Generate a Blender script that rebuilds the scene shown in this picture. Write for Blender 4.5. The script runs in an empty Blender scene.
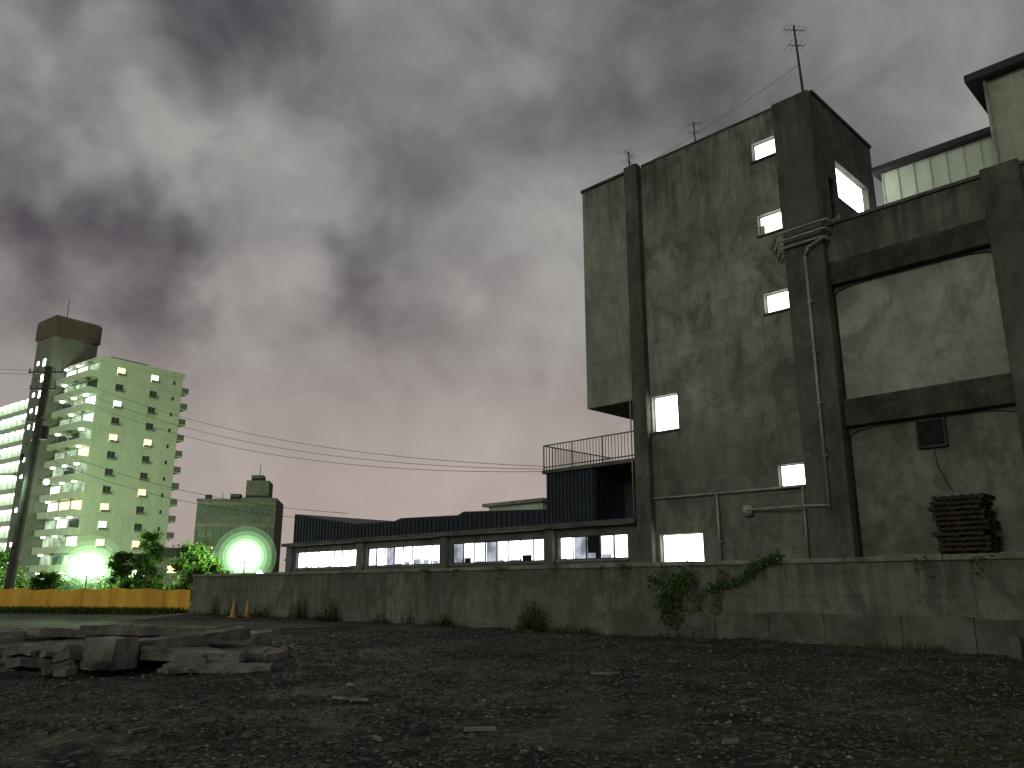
import bpy, math, random
import mathutils
from mathutils import Vector, noise
random.seed(7)
S=0.70710678
scene=bpy.context.scene
try:
    scene.view_settings.view_transform='Standard'; scene.view_settings.look='None'
    scene.view_settings.exposure=0
except Exception: pass

# ---------------------------------------------------------------- helpers
def F(u,D,z):            # plot grid: u along the facades, D = depth, both in metres
    return (S*(D+u), S*(D-u), z)
def W(x,y,z): return (x,y,z)

def group(name):
    e=bpy.data.objects.new(name,None); scene.collection.objects.link(e); e.empty_display_size=0.2
    return e

class MB:
    def __init__(s,fn=W): s.v=[];s.f=[];s.m=[];s.fn=fn
    def pt(s,p): s.v.append(s.fn(*p)); return len(s.v)-1
    def quad(s,a,b,c,d,m=0):
        i=[s.pt(a),s.pt(b),s.pt(c),s.pt(d)]; s.f.append(i); s.m.append(m)
    def box(s,a0,a1,b0,b1,z0,z1,m=0):
        i=[s.pt(p) for p in ((a0,b0,z0),(a1,b0,z0),(a1,b1,z0),(a0,b1,z0),(a0,b0,z1),(a1,b0,z1),(a1,b1,z1),(a0,b1,z1))]
        for q in ((0,3,2,1),(4,5,6,7),(0,1,5,4),(1,2,6,5),(2,3,7,6),(3,0,4,7)):
            s.f.append([i[k] for k in q]); s.m.append(m)
    def cyl(s,p0,p1,r0,r1=None,n=8,m=0):
        if r1 is None: r1=r0
        p0=Vector(s.fn(*p0)); p1=Vector(s.fn(*p1)); d=(p1-p0)
        if d.length<1e-6: return
        d.normalize(); t=Vector((0,0,1)) if abs(d.z)<.9 else Vector((1,0,0))
        x=d.cross(t).normalized(); y=d.cross(x)
        b=len(s.v)
        for p,r in((p0,r0),(p1,r1)):
            for k in range(n):
                a=2*math.pi*k/n; q=p+x*math.cos(a)*r+y*math.sin(a)*r; s.v.append(tuple(q))
        for k in range(n):
            s.f.append([b+k,b+(k+1)%n,b+n+(k+1)%n,b+n+k]); s.m.append(m)
        s.f.append([b+k for k in range(n)][::-1]); s.m.append(m)
        s.f.append([b+n+k for k in range(n)]); s.m.append(m)
    def path(s,pts,r,n=6,m=0):
        for a,b in zip(pts[:-1],pts[1:]): s.cyl(a,b,r,r,n,m)
    def wall(s,u0,u1,z0,z1,D,th,holes,m=0,mr=None):
        if mr is None: mr=m
        us=sorted({u0,u1,*[h[0] for h in holes],*[h[1] for h in holes]})
        zs=sorted({z0,z1,*[h[2] for h in holes],*[h[3] for h in holes]})
        for a,b in zip(us[:-1],us[1:]):
            for c,d in zip(zs[:-1],zs[1:]):
                cu=(a+b)/2; cz=(c+d)/2
                if any(h[0]<cu<h[1] and h[2]<cz<h[3] for h in holes): continue
                s.quad((a,D,c),(b,D,c),(b,D,d),(a,D,d),m)
        for a,b,c,d in holes:
            s.quad((a,D,c),(a,D+th,c),(b,D+th,c),(b,D,c),mr); s.quad((a,D,d),(b,D,d),(b,D+th,d),(a,D+th,d),mr)
            s.quad((a,D,c),(a,D,d),(a,D+th,d),(a,D+th,c),mr); s.quad((b,D,c),(b,D+th,c),(b,D+th,d),(b,D,d),mr)
    def ball(s,c,r,m=0,n=8,sq=1.0):
        c=Vector(s.fn(*c)); b=len(s.v); R=n//2
        for j in range(R+1):
            th=math.pi*j/R
            for k in range(n):
                a=2*math.pi*k/n
                s.v.append((c.x+r*math.sin(th)*math.cos(a),c.y+r*math.sin(th)*math.sin(a),c.z+r*sq*math.cos(th)))
        for j in range(R):
            for k in range(n):
                s.f.append([b+j*n+k,b+j*n+(k+1)%n,b+(j+1)*n+(k+1)%n,b+(j+1)*n+k]); s.m.append(m)
    def leaf(s,p,size,m=0,flat=None,rnd=random):
        n=Vector((rnd.gauss(0,1),rnd.gauss(0,1),rnd.gauss(0,1)+.4)).normalized()
        if flat is not None: n=(Vector(flat)+n*.5).normalized()
        t=n.cross(Vector((rnd.random()-.5,rnd.random()-.5,rnd.random()-.5))).normalized(); q=n.cross(t)
        p=Vector(p); b=len(s.v); l=size*rnd.uniform(.7,1.3); w=l*.55
        for o in (t*l, q*w, -t*l, -q*w): s.v.append(tuple(p+o))
        s.f.append([b,b+1,b+2,b+3]); s.m.append(m)
    def make(s,name,mats,parent=None,bevel=0,smooth=False):
        me=bpy.data.meshes.new(name); me.from_pydata(s.v,[],s.f); me.update()
        for mt in mats: me.materials.append(mt)
        me.polygons.foreach_set('material_index',s.m)
        if smooth: me.polygons.foreach_set('use_smooth',[True]*len(s.f))
        o=bpy.data.objects.new(name,me); scene.collection.objects.link(o)
        if parent: o.parent=parent
        if bevel:
            md=o.modifiers.new('bevel','BEVEL'); md.width=bevel; md.segments=1; md.limit_method='ANGLE'
        return o

# ---------------------------------------------------------------- materials
def newmat(name):
    m=bpy.data.materials.new(name); m.use_nodes=True; nt=m.node_tree; nt.nodes.clear()
    out=nt.nodes.new('ShaderNodeOutputMaterial'); return m,nt,out
class N:
    def __init__(s,nt): s.nt=nt
    def n(s,t,**k):
        x=s.nt.nodes.new(t)
        for a,b in k.items(): setattr(x,a,b)
        return x
    def l(s,a,b): s.nt.links.new(a,b)
    def val(s,sock,v):
        if hasattr(v,'is_output') or hasattr(v,'links'): s.l(v,sock)
        else: sock.default_value=v
    def math(s,op,a,b=0.0,c=None,clamp=False):
        x=s.n('ShaderNodeMath',operation=op,use_clamp=clamp); s.val(x.inputs[0],a); s.val(x.inputs[1],b)
        if c is not None: s.val(x.inputs[2],c)
        return x.outputs[0]
    def noise(s,vec,scale,detail=4,rough=.55,dist=0):
        x=s.n('ShaderNodeTexNoise'); s.l(vec,x.inputs['Vector']); x.inputs['Scale'].default_value=scale
        x.inputs['Detail'].default_value=detail; x.inputs['Roughness'].default_value=rough; x.inputs['Distortion'].default_value=dist
        return x.outputs[0]
    def mapping(s,vec,rot=(0,0,0),scale=(1,1,1),loc=(0,0,0)):
        x=s.n('ShaderNodeMapping'); s.l(vec,x.inputs[0]); x.inputs['Location'].default_value=loc
        x.inputs['Rotation'].default_value=rot; x.inputs['Scale'].default_value=scale; return x.outputs[0]
    def mr(s,v,a,b,c=0,d=1,smooth=False):
        x=s.n('ShaderNodeMapRange'); s.val(x.inputs[0],v)
        if smooth: x.interpolation_type='SMOOTHSTEP'
        for i,k in enumerate((a,b,c,d)): x.inputs[i+1].default_value=k
        return x.outputs[0]
    def mix(s,f,a,b,mode='MIX'):
        x=s.n('ShaderNodeMix',data_type='RGBA',blend_type=mode); s.val(x.inputs[0],f)
        for i,v in ((6,a),(7,b)):
            if isinstance(v,tuple): x.inputs[i].default_value=(*v,1)
            else: s.l(v,x.inputs[i])
        return x.outputs[2]
    def bsdf(s,out,col,rough=.8,metal=0,bump=None,bs=.3,bd=.02,spec=.3):
        b=s.n('ShaderNodeBsdfPrincipled')
        if isinstance(col,tuple): b.inputs['Base Color'].default_value=(*col,1)
        else: s.l(col,b.inputs['Base Color'])
        s.val(b.inputs['Roughness'],rough); b.inputs['Metallic'].default_value=metal
        b.inputs['Specular IOR Level'].default_value=spec
        if bump is not None:
            bp=s.n('ShaderNodeBump'); s.l(bump,bp.inputs['Height']); bp.inputs['Strength'].default_value=bs; bp.inputs['Distance'].default_value=bd
            s.l(bp.outputs[0],b.inputs['Normal'])
        s.l(b.outputs[0],out.inputs[0]); return b

def concrete(name,c1,c2,moss=(.10,.12,.08),mossamt=.5,panel=None,streak=1.0,topz=None,botz=None,seed=0,blotch=.28,cheap=False,stain=.45):
    m,nt,out=newmat(name); g=N(nt)
    tc=g.n('ShaderNodeTexCoord').outputs['Object']
    v=g.mapping(tc,rot=(0,0,math.pi/4),loc=(seed,seed*.7,seed*.3))
    big=g.noise(v,blotch,5,.65,.4)
    fine=g.noise(v,2.2,7,.72)
    sv=g.mapping(v,scale=(1.0,1.0,.24)); st=g.noise(sv,1.0,6,.70,.5)
    f=g.mr(big,.38,.62,0,1)
    col=g.mix(f,c1,c2)
    sp=g.n('ShaderNodeSeparateXYZ'); g.l(v,sp.inputs[0])
    col=g.mix(g.math('MULTIPLY',g.mr(fine,.46,.68),mossamt),col,moss)
    if not cheap:
        bl=g.noise(g.mapping(v,scale=(1,1,.6),loc=(5,3,8)),.75,7,.74,.8)
        col=g.mix(g.math('MULTIPLY',g.mr(bl,.49,.60),stain),col,tuple(x*.42 for x in c1))
    sf=g.math('MULTIPLY',g.mr(st,.46,.74),.8*streak)
    if topz is not None or botz is not None:
        sv2=g.mapping(v,scale=(3.5,3.5,.20)); st2=g.noise(sv2,1.0,4,.65)
        sep=g.n('ShaderNodeSeparateXYZ'); g.l(tc,sep.inputs[0])
        if topz is not None:
            tz=g.mr(g.math('ADD',sep.outputs[2],g.mr(st2,.3,.7,-2.2,2.2)),topz-3.4,topz,0,.6)
            sf=g.math('ADD',sf,tz,clamp=True)
        if botz is not None:
            bz=g.mr(g.math('ADD',sep.outputs[2],g.mr(big,.3,.7,-2.5,2.5)),botz[0],botz[1],botz[2],0,True)  # paints the shadow over the tower's foot into the concrete colour
            sf=g.math('ADD',sf,bz,clamp=True)
        col=g.mix(g.mr(st2,.60,.78,0,.25),col,tuple(min(1,x*1.25) for x in c2))
    dark=tuple(x*.30 for x in c1)
    col=g.mix(sf,col,dark)
    bump=g.math('MULTIPLY',fine,1.0)
    if panel:
        cb=g.n('ShaderNodeCombineXYZ')
        g.l(sp.outputs[0],cb.inputs[0]); g.l(sp.outputs[2],cb.inputs[1])
        br=g.n('ShaderNodeTexBrick'); g.l(cb.outputs[0],br.inputs[0]); br.offset=0
        br.inputs['Scale'].default_value=1; br.inputs['Brick Width'].default_value=panel[0]; br.inputs['Row Height'].default_value=panel[1]
        br.inputs['Mortar Size'].default_value=.012; br.inputs['Mortar Smooth'].default_value=.3
        br.inputs['Color1'].default_value=(.82,.82,.82,1); br.inputs['Color2'].default_value=(1,1,1,1); br.inputs['Mortar'].default_value=(.5,.5,.5,1)
        col=g.mix(.5,col,br.outputs[0],'MULTIPLY')
        bump=g.math('SUBTRACT',bump,g.math('MULTIPLY',br.outputs[1],.5))
    if cheap: g.bsdf(out,col,.88)
    else: g.bsdf(out,col,.88,0,bump,.6,.04,.2)
    return m

def simple(name,col,rough=.7,metal=0,var=.3,scale=3,bs=.2):
    m,nt,out=newmat(name); g=N(nt); tc=g.n('ShaderNodeTexCoord').outputs['Object']
    n1=g.noise(tc,scale,4,.65)
    c=g.mix(g.mr(n1,.35,.65),tuple(x*(1-var) for x in col),tuple(min(1,x*(1+var)) for x in col))
    g.bsdf(out,c,rough,metal,n1 if bs else None,bs,.01); return m

def emit(name,col,st,var=.0,scale=1.5,sample=True):
    m,nt,out=newmat(name); g=N(nt); tc=g.n('ShaderNodeTexCoord').outputs['Object']
    e=g.n('ShaderNodeEmission'); e.inputs[0].default_value=(*col,1)
    if var:
        n1=g.noise(tc,scale,2,.5); g.l(g.mr(n1,.35,.65,st*(1-var),st*(1+var)),e.inputs[1])
    else: e.inputs[1].default_value=st
    g.l(e.outputs[0],out.inputs[0])
    if not sample:
        try: m.cycles.emission_sampling='NONE'
        except Exception: pass
    return m

M_tower=concrete('tower_concrete',(.185,.198,.168),(.32,.335,.285),moss=(.14,.16,.11),mossamt=.65,panel=(1.8,.9),streak=.8,topz=18.9,botz=(3,10,.34),blotch=.22,stain=.6)
M_block=concrete('block_concrete',(.22,.245,.20),(.30,.32,.27),moss=(.16,.19,.13),mossamt=.55,panel=(1.8,.9),streak=.65,topz=19.2,seed=4,stain=.4)
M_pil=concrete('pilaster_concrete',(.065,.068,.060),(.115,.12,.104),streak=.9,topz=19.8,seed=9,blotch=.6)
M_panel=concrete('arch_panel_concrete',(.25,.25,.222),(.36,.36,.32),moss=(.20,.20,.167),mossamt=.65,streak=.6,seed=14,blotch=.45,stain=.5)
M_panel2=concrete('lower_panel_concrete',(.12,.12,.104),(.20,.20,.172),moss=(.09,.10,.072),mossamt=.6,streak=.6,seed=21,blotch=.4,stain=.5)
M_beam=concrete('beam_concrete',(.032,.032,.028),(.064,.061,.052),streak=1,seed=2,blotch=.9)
M_par=concrete('parapet_concrete',(.09,.095,.08),(.16,.162,.14),streak=.9,topz=14.7,seed=5,blotch=.6,stain=.65)
M_side=concrete('side_wall_concrete',(.045,.045,.041),(.085,.085,.076),streak=.8,seed=52,blotch=.4)  # tower concrete darkened: shade of the side turned from the light painted in
M_wall=concrete('retaining_wall_concrete',(.125,.13,.112),(.19,.193,.166),moss=(.08,.10,.055),mossamt=.75,panel=(2.4,1.15),streak=.5,topz=4.0,seed=11,blotch=.3,stain=.55)
M_cope=concrete('coping_concrete',(.15,.15,.13),(.25,.25,.22),streak=.6,seed=6,blotch=.7)
M_curb=concrete('plank_concrete',(.09,.093,.078),(.14,.14,.12),moss=(.055,.064,.036),mossamt=.7,streak=.6,seed=8,blotch=.5)
M_slab=concrete('slab_concrete',(.11,.105,.096),(.23,.22,.20),moss=(.055,.047,.04),mossamt=.7,streak=.3,seed=3,blotch=.9)
M_low=concrete('low_building_wall',(.10,.105,.093),(.17,.175,.16),streak=.9,seed=15)
M_navy=simple('navy_metal',(.014,.019,.030),.55,.0,.35,1.0)
M_dark=simple('dark_metal',(.02,.02,.022),.6)
M_wire=simple('wire_sheath',(.07,.066,.064),.7,bs=0)
M_void=simple('dark_interior',(.01,.01,.01),.9)
M_pipe=simple('galvanised_pipe',(.24,.25,.22),.5,.2)
M_pipe_d=simple('painted_pipe',(.13,.14,.12),.5,.2)
M_frame=simple('aluminium_frame',(.25,.26,.25),.45,.5)
M_wood=simple('pallet_wood',(.030,.021,.016),.85,0,.5,6)
M_siding=concrete('pale_siding',(.42,.45,.38),(.5,.53,.46),moss=(.3,.34,.27),mossamt=.3,streak=.4,seed=30,stain=.2)
M_sid2=concrete('pale_siding_old',(.30,.33,.27),(.37,.40,.335),moss=(.2,.23,.17),mossamt=.4,streak=.6,seed=33,stain=.25)
E_win=emit('lit_window_glass',(.90,.97,1.0),5.0,.35,.9)
E_win2=emit('lit_window_blind',(.82,.90,1.0),2.0,.4,1.6,False)
E_win3=emit('dim_window_glass',(.78,.82,.95),.5,.5,2.0,False)
E_tower=emit('stair_window_glass',(.97,1,.90),6.0,.15,.7)

# ---------------------------------------------------------------- world: night overcast with city glow
w=bpy.data.worlds.new('World'); scene.world=w; w.use_nodes=True
nt=w.node_tree; nt.nodes.clear(); g=N(nt)
wout=g.n('ShaderNodeOutputWorld'); tc=g.n('ShaderNodeTexCoord').outputs['Generated']
sep=g.n('ShaderNodeSeparateXYZ'); g.l(tc,sep.inputs[0]); X,Y,Z=sep.outputs
q=g.mapping(tc,rot=(math.radians(-12),math.radians(32),0),scale=(1.0,1.0,1.1),loc=(3.35,1.2,.4))
n1=g.noise(q,3.3,3,.50,.35); n2=g.noise(q,8.0,6,.55,.5)
wn=g.n('ShaderNodeTexNoise'); g.l(tc,wn.inputs['Vector']); wn.inputs['Scale'].default_value=6; wn.inputs['Detail'].default_value=4
wv=g.n('ShaderNodeVectorMath',operation='MULTIPLY_ADD'); g.l(wn.outputs['Color'],wv.inputs[0]); wv.inputs[1].default_value=(.36,.36,.36)
sb=g.n('ShaderNodeVectorMath',operation='ADD'); g.l(tc,sb.inputs[0]); sb.inputs[1].default_value=(-.18,-.18,-.18); g.l(sb.outputs[0],wv.inputs[2])
base=g.math('ADD',g.math('MULTIPLY',n1,.55),g.math('MULTIPLY',n2,.45))
val=g.mr(base,.35,.66,.20,.98)
blobs=[((-.44,.931,.385),.10,-.70),((-.60,.923,.42),.13,-.72),((-.42,.858,.72),.28,-.45),((-.159,.937,.373),.10,-.42),((-.02,.93,.34),.06,-.2),
       ((-.30,.912,.50),.20,.38),((-.56,.90,.56),.14,.40),((-.33,.93,.33),.15,.28),((.35,.86,.70),.52,-.24),((.0,.93,.42),.25,.12),((-.25,.96,.2),.3,.22),((-.15,.88,.6),.2,.18)]
for d,r,a in blobs:
    dv=Vector(d).normalized()
    ds=g.n('ShaderNodeVectorMath',operation='DISTANCE'); g.l(wv.outputs[0],ds.inputs[0]); ds.inputs[1].default_value=dv
    val=g.math('ADD',val,g.mr(ds.outputs['Value'],0,r,a,0,True))
rp=g.n('ShaderNodeValToRGB'); g.l(val,rp.inputs[0]); e=rp.color_ramp.elements
e[0].position=0; e[0].color=(.082,.074,.088,1); e[1].position=1; e[1].color=(.36,.347,.335,1)
x=e.new(.45); x.color=(.192,.182,.184,1)
hz=g.mr(Z,.0,.42,1,0,True)
az=g.mr(X,-.75,-.1,.45,1,True)
col=g.mix(g.math('MULTIPLY',hz,.72),rp.outputs[0],g.mix(az,(.28,.255,.255),(.54,.43,.375)))
col=g.mix(g.mr(Z,-.06,0,1,0),col,(.03,.028,.025))
bg=g.n('ShaderNodeBackground'); g.l(col,bg.inputs[0]); bg.inputs[1].default_value=1.0
sky=g.n('ShaderNodeTexSky',sky_type='NISHITA'); sky.sun_disc=False; sky.sun_elevation=math.radians(15); sky.sun_rotation=math.radians(211)
bg2=g.n('ShaderNodeBackground'); g.l(sky.outputs[0],bg2.inputs[0]); bg2.inputs[1].default_value=.0005
ad=g.n('ShaderNodeAddShader'); g.l(bg.outputs[0],ad.inputs[0]); g.l(bg2.outputs[0],ad.inputs[1]); g.l(ad.outputs[0],wout.inputs[0])

sd=bpy.data.lights.new('city_glow_sun','SUN'); sd.energy=.52; sd.angle=math.radians(14); sd.color=(.88,1,.74)
so=bpy.data.objects.new('city_glow_sun',sd); scene.collection.objects.link(so)
dirv=Vector((.56,.80,-.26)); so.rotation_euler=dirv.to_track_quat('-Z','Y').to_euler()

# ---------------------------------------------------------------- ground
m,nt,out=newmat('gravel_ground'); g=N(nt); tcg=g.n('ShaderNodeTexCoord').outputs['Object']
a=g.noise(tcg,.30,5,.65,.6); b=g.noise(tcg,1.3,5,.68); c=g.noise(tcg,9,5,.75)
vo=g.n('ShaderNodeTexVoronoi'); g.l(tcg,vo.inputs['Vector']); vo.inputs['Scale'].default_value=18
col=g.mix(g.mr(a,.43,.60),(.034,.027,.023),(.115,.101,.090))
col=g.mix(g.mr(b,.42,.62,0,.85),col,(.020,.016,.014))
col=g.mix(g.mr(c,.50,.66,0,.8),col,(.014,.011,.010))
hs=g.n('ShaderNodeSeparateColor'); g.l(vo.outputs['Color'],hs.inputs[0])
col=g.mix(g.mr(hs.outputs[0],.84,.97,0,.75),col,(.23,.21,.195))
bump=g.math('SUBTRACT',g.math('MULTIPLY',c,1.6),g.math('MULTIPLY',vo.outputs[0],1.0))
g.bsdf(out,col,.85,0,bump,1.0,.08,.2)
M_ground=m
def gz(x,y):
    d=math.hypot(x,y-16)
    wgt=max(0,min(1,(30-d)/12))
    return wgt*(noise.noise(Vector((x*.35,y*.35,0)))*.12+noise.noise(Vector((x*1.3,y*1.3,3)))*.06+noise.noise(Vector((x*2.6,y*2.6,9)))*.035)
def lin(a,b,st):
    n=int(round((b-a)/st)); return [a+(b-a)*i/n for i in range(n+1)]
xs=[-2000,-900,-400,-200,-100,-60]+lin(-40,-17,2.3)+lin(-16,16,.16)+lin(17,40,2.3)+[60,100,200,400,900,2000]
ys=[-600,-200,-60,-20,-5]+lin(0,5,.5)+lin(5.15,32,.16)+lin(33,60,3)+[80,120,200,400,900,2000]
vs=[(x_,y_,gz(x_,y_)) for y_ in ys for x_ in xs]; nx=len(xs)
fs=[(j*nx+i,j*nx+i+1,(j+1)*nx+i+1,(j+1)*nx+i) for j in range(len(ys)-1) for i in range(nx-1)]
me=bpy.data.meshes.new('ground'); me.from_pydata(vs,[],fs); me.materials.append(M_ground); me.polygons.foreach_set('use_smooth',[True]*len(fs))
scene.collection.objects.link(bpy.data.objects.new('ground',me))

def flat(name,c):
    m,nt,out=newmat(name); g=N(nt); g.bsdf(out,c,.9); return m
M_st=[flat('stone_grey',(.095,.084,.076)),flat('stone_dark',(.034,.028,.024)),flat('stone_pale',(.21,.195,.18))]
mb=MB(); R=random.Random(3)
ov=[Vector(p) for p in ((1,0,0),(0,1,0),(-1,0,0),(0,-1,0),(0,0,1),(0,0,-1),)]
of_=((0,1,4),(1,2,4),(2,3,4),(3,0,4),(1,0,5),(2,1,5),(3,2,5),(0,3,5))
for i in range(28000):
    y_=6+24*R.random()**1.35; x_=R.uniform(-.72,.72)*y_
    if noise.noise(Vector((x_*.6,y_*.6,8)))<-.12+R.uniform(-.25,.25): continue
    r=R.uniform(.009,.022)*(1+ y_/30) 
    if R.random()<.006: r*=2.4
    mi=R.choices((0,1,2),(7,8,.8))[0]; z_=gz(x_,y_); b0=len(mb.v); sx,sy,sz=R.uniform(.8,1.6),R.uniform(.7,1.2),R.uniform(.5,.9)
    an=R.uniform(0,3.14); ca,sa=math.cos(an),math.sin(an)
    for p in ov:
        k=r*R.uniform(.7,1.25); px,py=p.x*k*sx+R.uniform(-.3,.3)*r,p.y*k*sy+R.uniform(-.3,.3)*r
        mb.v.append((x_+px*ca-py*sa,y_+px*sa+py*ca,z_+r*.25+p.z*k*sz))
    for f_ in of_: mb.f.append([b0+q_ for q_ in f_]); mb.m.append(mi)
mb.make('gravel_stones',M_st)

# ---------------------------------------------------------------- retaining wall and raised yard
rw=group('retaining_wall')
mb=MB(F); mb.box(-49.5,30,22.0,22.32,-.3,2.16,0); mb.box(-49.82,-49.5,22.0,60,-.3,2.16,0); mb.make('wall_body',[M_wall],rw)
mb=MB(F)
u=-49.9
while u<30:
    L=2.38+R.uniform(-.1,.1); mb.box(u,u+L,21.93,22.38,2.163+R.uniform(0,.004),2.30+R.uniform(-.02,.02)); u+=L+.02
mb.make('coping',[M_cope],rw,.015)
mb=MB(F); u=-17.2; R=random.Random(77)
while u<28:
    L=R.uniform(1.6,2.4); h=.80+R.uniform(-.03,.03)
    if R.random()<.10: h-=.15
    mb.box(u,u+L-.015,21.80+R.uniform(-.015,.015),21.995,-.2,h); u+=L
mb.make('base_planks',[M_curb],rw,.012)
mb=MB(F)
for uu in (-5.55,-5.0): mb.box(uu,uu+.28,21.45,21.75,-.1,.42+R.random()*.18)
mb.make('concrete_posts',[M_curb],rw,.02)
mb=MB(F); mb.box(-49.4,30,22.35,70,1.6,2.10,0); mb.make('raised_yard_pavement',[M_curb])

# ---------------------------------------------------------------- stair tower
tw=group('concrete_stair_tower')
wins=[(-12.48,-11.56,16.7,17.4),(-12.48,-11.56,13.75,14.5),(-12.48,-11.56,10.8,11.5),(-12.48,-11.56,4.75,5.46),(-17.4,-16.25,7.25,8.6),(-17.3,-15.5,2.32,3.4)]
ZT=18.42
mb=MB(F)
mb.wall(-18.1,-10.1,2.0,ZT,25,.28,wins,0)
mb.make('front_wall',[M_tower],tw)
mb=MB(F); mb.wall(-20.6,-18.1,8.65,ZT,25,.2,[],0)
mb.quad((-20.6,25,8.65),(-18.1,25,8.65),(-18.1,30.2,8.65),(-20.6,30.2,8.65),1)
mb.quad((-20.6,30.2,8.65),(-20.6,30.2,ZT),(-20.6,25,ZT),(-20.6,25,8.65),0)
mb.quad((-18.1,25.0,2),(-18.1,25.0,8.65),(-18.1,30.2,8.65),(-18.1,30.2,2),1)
mb.quad((-20.6,30.2,2),(-10.1,30.2,2),(-10.1,30.2,ZT),(-20.6,30.2,ZT),0)
mb.quad((-20.6,25.3,ZT-.4),(-10.4,25.3,ZT-.4),(-10.4,30.2,ZT-.4),(-20.6,30.2,ZT-.4),0)
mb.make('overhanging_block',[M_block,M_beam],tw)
def SD(a,b,z): return F(-10.1-b,a,z)
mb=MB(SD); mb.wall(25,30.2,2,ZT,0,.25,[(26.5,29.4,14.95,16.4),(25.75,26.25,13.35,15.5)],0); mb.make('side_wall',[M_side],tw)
mb=MB(SD); mb.quad((26.5,.22,14.95),(29.4,.22,14.95),(29.4,.22,16.4),(26.5,.22,16.4),0)
mb.quad((25.75,.22,13.35),(26.25,.22,13.35),(26.25,.22,15.5),(25.75,.22,15.5),1)
mb.make('side_windows',[E_tower,M_void,M_frame],tw)
mb=MB(F)
mb.box(-18.1,-17.45,24.68,25.0-.002,2,ZT+.12); mb.box(-11.42,-10.1+.03,24.62,24.998,2,ZT-.03)
mb.make('pilasters',[M_pil],tw,.03)
mb=MB(F)
mb.box(-20.66,-18.11,24.93,25.25,ZT,ZT+.13); mb.box(-17.44,-10.36,25.0,25.25,ZT,ZT+.13); mb.box(-10.35,-10.04,25.0,30.26,ZT,ZT+.13)
mb.make('parapet_coping',[M_beam],tw,.015)
mb=MB(F)
for (a,b,c,d) in wins: mb.quad((a,25.24,c),(b,25.24,c),(b,25.24,d),(a,25.24,d))
mb.make('lit_windows',[E_tower],tw)
mb=MB(F)
for k,(a,b,c,d) in enumerate(wins):
    for q_ in ((a,a+.03,c,d),(b-.03,b,c,d),(a+.031,b-.031,c,c+.03),(a+.031,b-.031,d-.03,d)): mb.box(q_[0],q_[1],25.17,25.22,q_[2],q_[3],0)
    if k==1: mb.box(a+.04,a+.16,25.17,25.22,c+.04,d-.34,1)
    if k==4: mb.box(a+.55,a+.565,25.18,25.2,c+.04,d-.04,0)
    if k==5: mb.box(a+.88,a+.90,25.18,25.2,c+.04,d-.04,0)
    mb.box(a-.06,b+.06,24.93,25.0-.003,c-.09,c-.03,2)
mb.make('window_frames',[M_frame,M_sid2,M_pil],tw)
mb=MB(F)
mb.path([(-10.66,24.52,12.25),(-10.66,24.52,3.9)],.05)
for z_ in (5.5,7.2,8.9,10.6): mb.box(-10.75,-10.57,24.5,24.615,z_,z_+.05)
mb.path([(-10.66,24.52,12.25),(-10.5,24.45,12.5),(-9.95,24.45,12.7),(-9.95,25.2,12.75)],.05)
for k in range(3):
    z_=12.75+k*.24; o=.10*k
    mb.path([(-11.7-.12*k,24.8,z_-.25),(-11.5,24.5-o,z_),(-9.95+o,24.5-o,z_),(-9.95+o,25.3,z_+.02),(-9.95+o,25.4,z_+.9-.2*k)],.042)
mb.path([(-17.4,24.85,4.72),(-11.62,24.85,4.68),(-11.62,24.85,2.3)],.038)
mb.path([(-14.75,24.85,4.7),(-14.75,24.85,2.3)],.045)
mb.path([(-13.7,24.83,4.05),(-11.5,24.55,4.02),(-10.66,24.52,3.98)],.04)
mb.box(-13.75,-13.45,24.8,24.99,3.85,4.2)
for z_ in (3.0,4.0): mb.box(-14.83,-14.67,24.84,24.99,z_,z_+.05)
mb.path([(-18.35,24.9,8.6),(-18.35,24.9,4.2)],.03)
mb.make('pipes',[M_pipe],tw,0,True)

# ---------------------------------------------------------------- arched wing
wg=group('arched_concrete_warehouse')
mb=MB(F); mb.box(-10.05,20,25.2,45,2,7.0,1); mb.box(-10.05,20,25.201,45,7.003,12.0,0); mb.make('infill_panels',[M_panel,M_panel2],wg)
mb=MB(F); mb.box(-10.06,20,24.9,25.5,11.92,13.22); mb.make('parapet',[M_par],wg,.02)
mb=MB(F); mb.box(-10.02,20,24.84,25.56,13.225,13.34); mb.make('parapet_coping',[M_pil],wg,.01)
bays=[(-10.05,-5.3),(-4.3,.45),(1.45,6.2),(7.2,11.95)]
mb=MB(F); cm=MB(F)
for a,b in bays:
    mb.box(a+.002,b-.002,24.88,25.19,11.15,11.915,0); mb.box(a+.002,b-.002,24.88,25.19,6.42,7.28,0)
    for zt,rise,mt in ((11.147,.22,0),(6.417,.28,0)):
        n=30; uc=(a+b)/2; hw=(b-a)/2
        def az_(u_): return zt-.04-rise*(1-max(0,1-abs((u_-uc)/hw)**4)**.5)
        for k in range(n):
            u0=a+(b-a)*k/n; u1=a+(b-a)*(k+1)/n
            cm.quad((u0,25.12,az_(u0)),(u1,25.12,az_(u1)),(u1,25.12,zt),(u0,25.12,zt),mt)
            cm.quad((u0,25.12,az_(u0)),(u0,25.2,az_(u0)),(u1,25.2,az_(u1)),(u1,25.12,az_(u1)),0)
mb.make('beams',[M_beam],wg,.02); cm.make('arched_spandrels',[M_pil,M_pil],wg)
mb=MB(F)
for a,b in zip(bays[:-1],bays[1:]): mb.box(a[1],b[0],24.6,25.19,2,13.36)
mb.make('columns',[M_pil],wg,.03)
mb=MB(F)
mb.box(-8.0,-7.3,25.08,25.19,5.55,6.3,0)
for q_ in ((-8.06,-8.0,5.5,6.35),(-7.3,-7.24,5.5,6.35)): mb.box(q_[0],q_[1],25.04,25.19,q_[2],q_[3],1)
mb.box(-8.0,-7.3,25.04,25.19,5.49,5.55,1)
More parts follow.
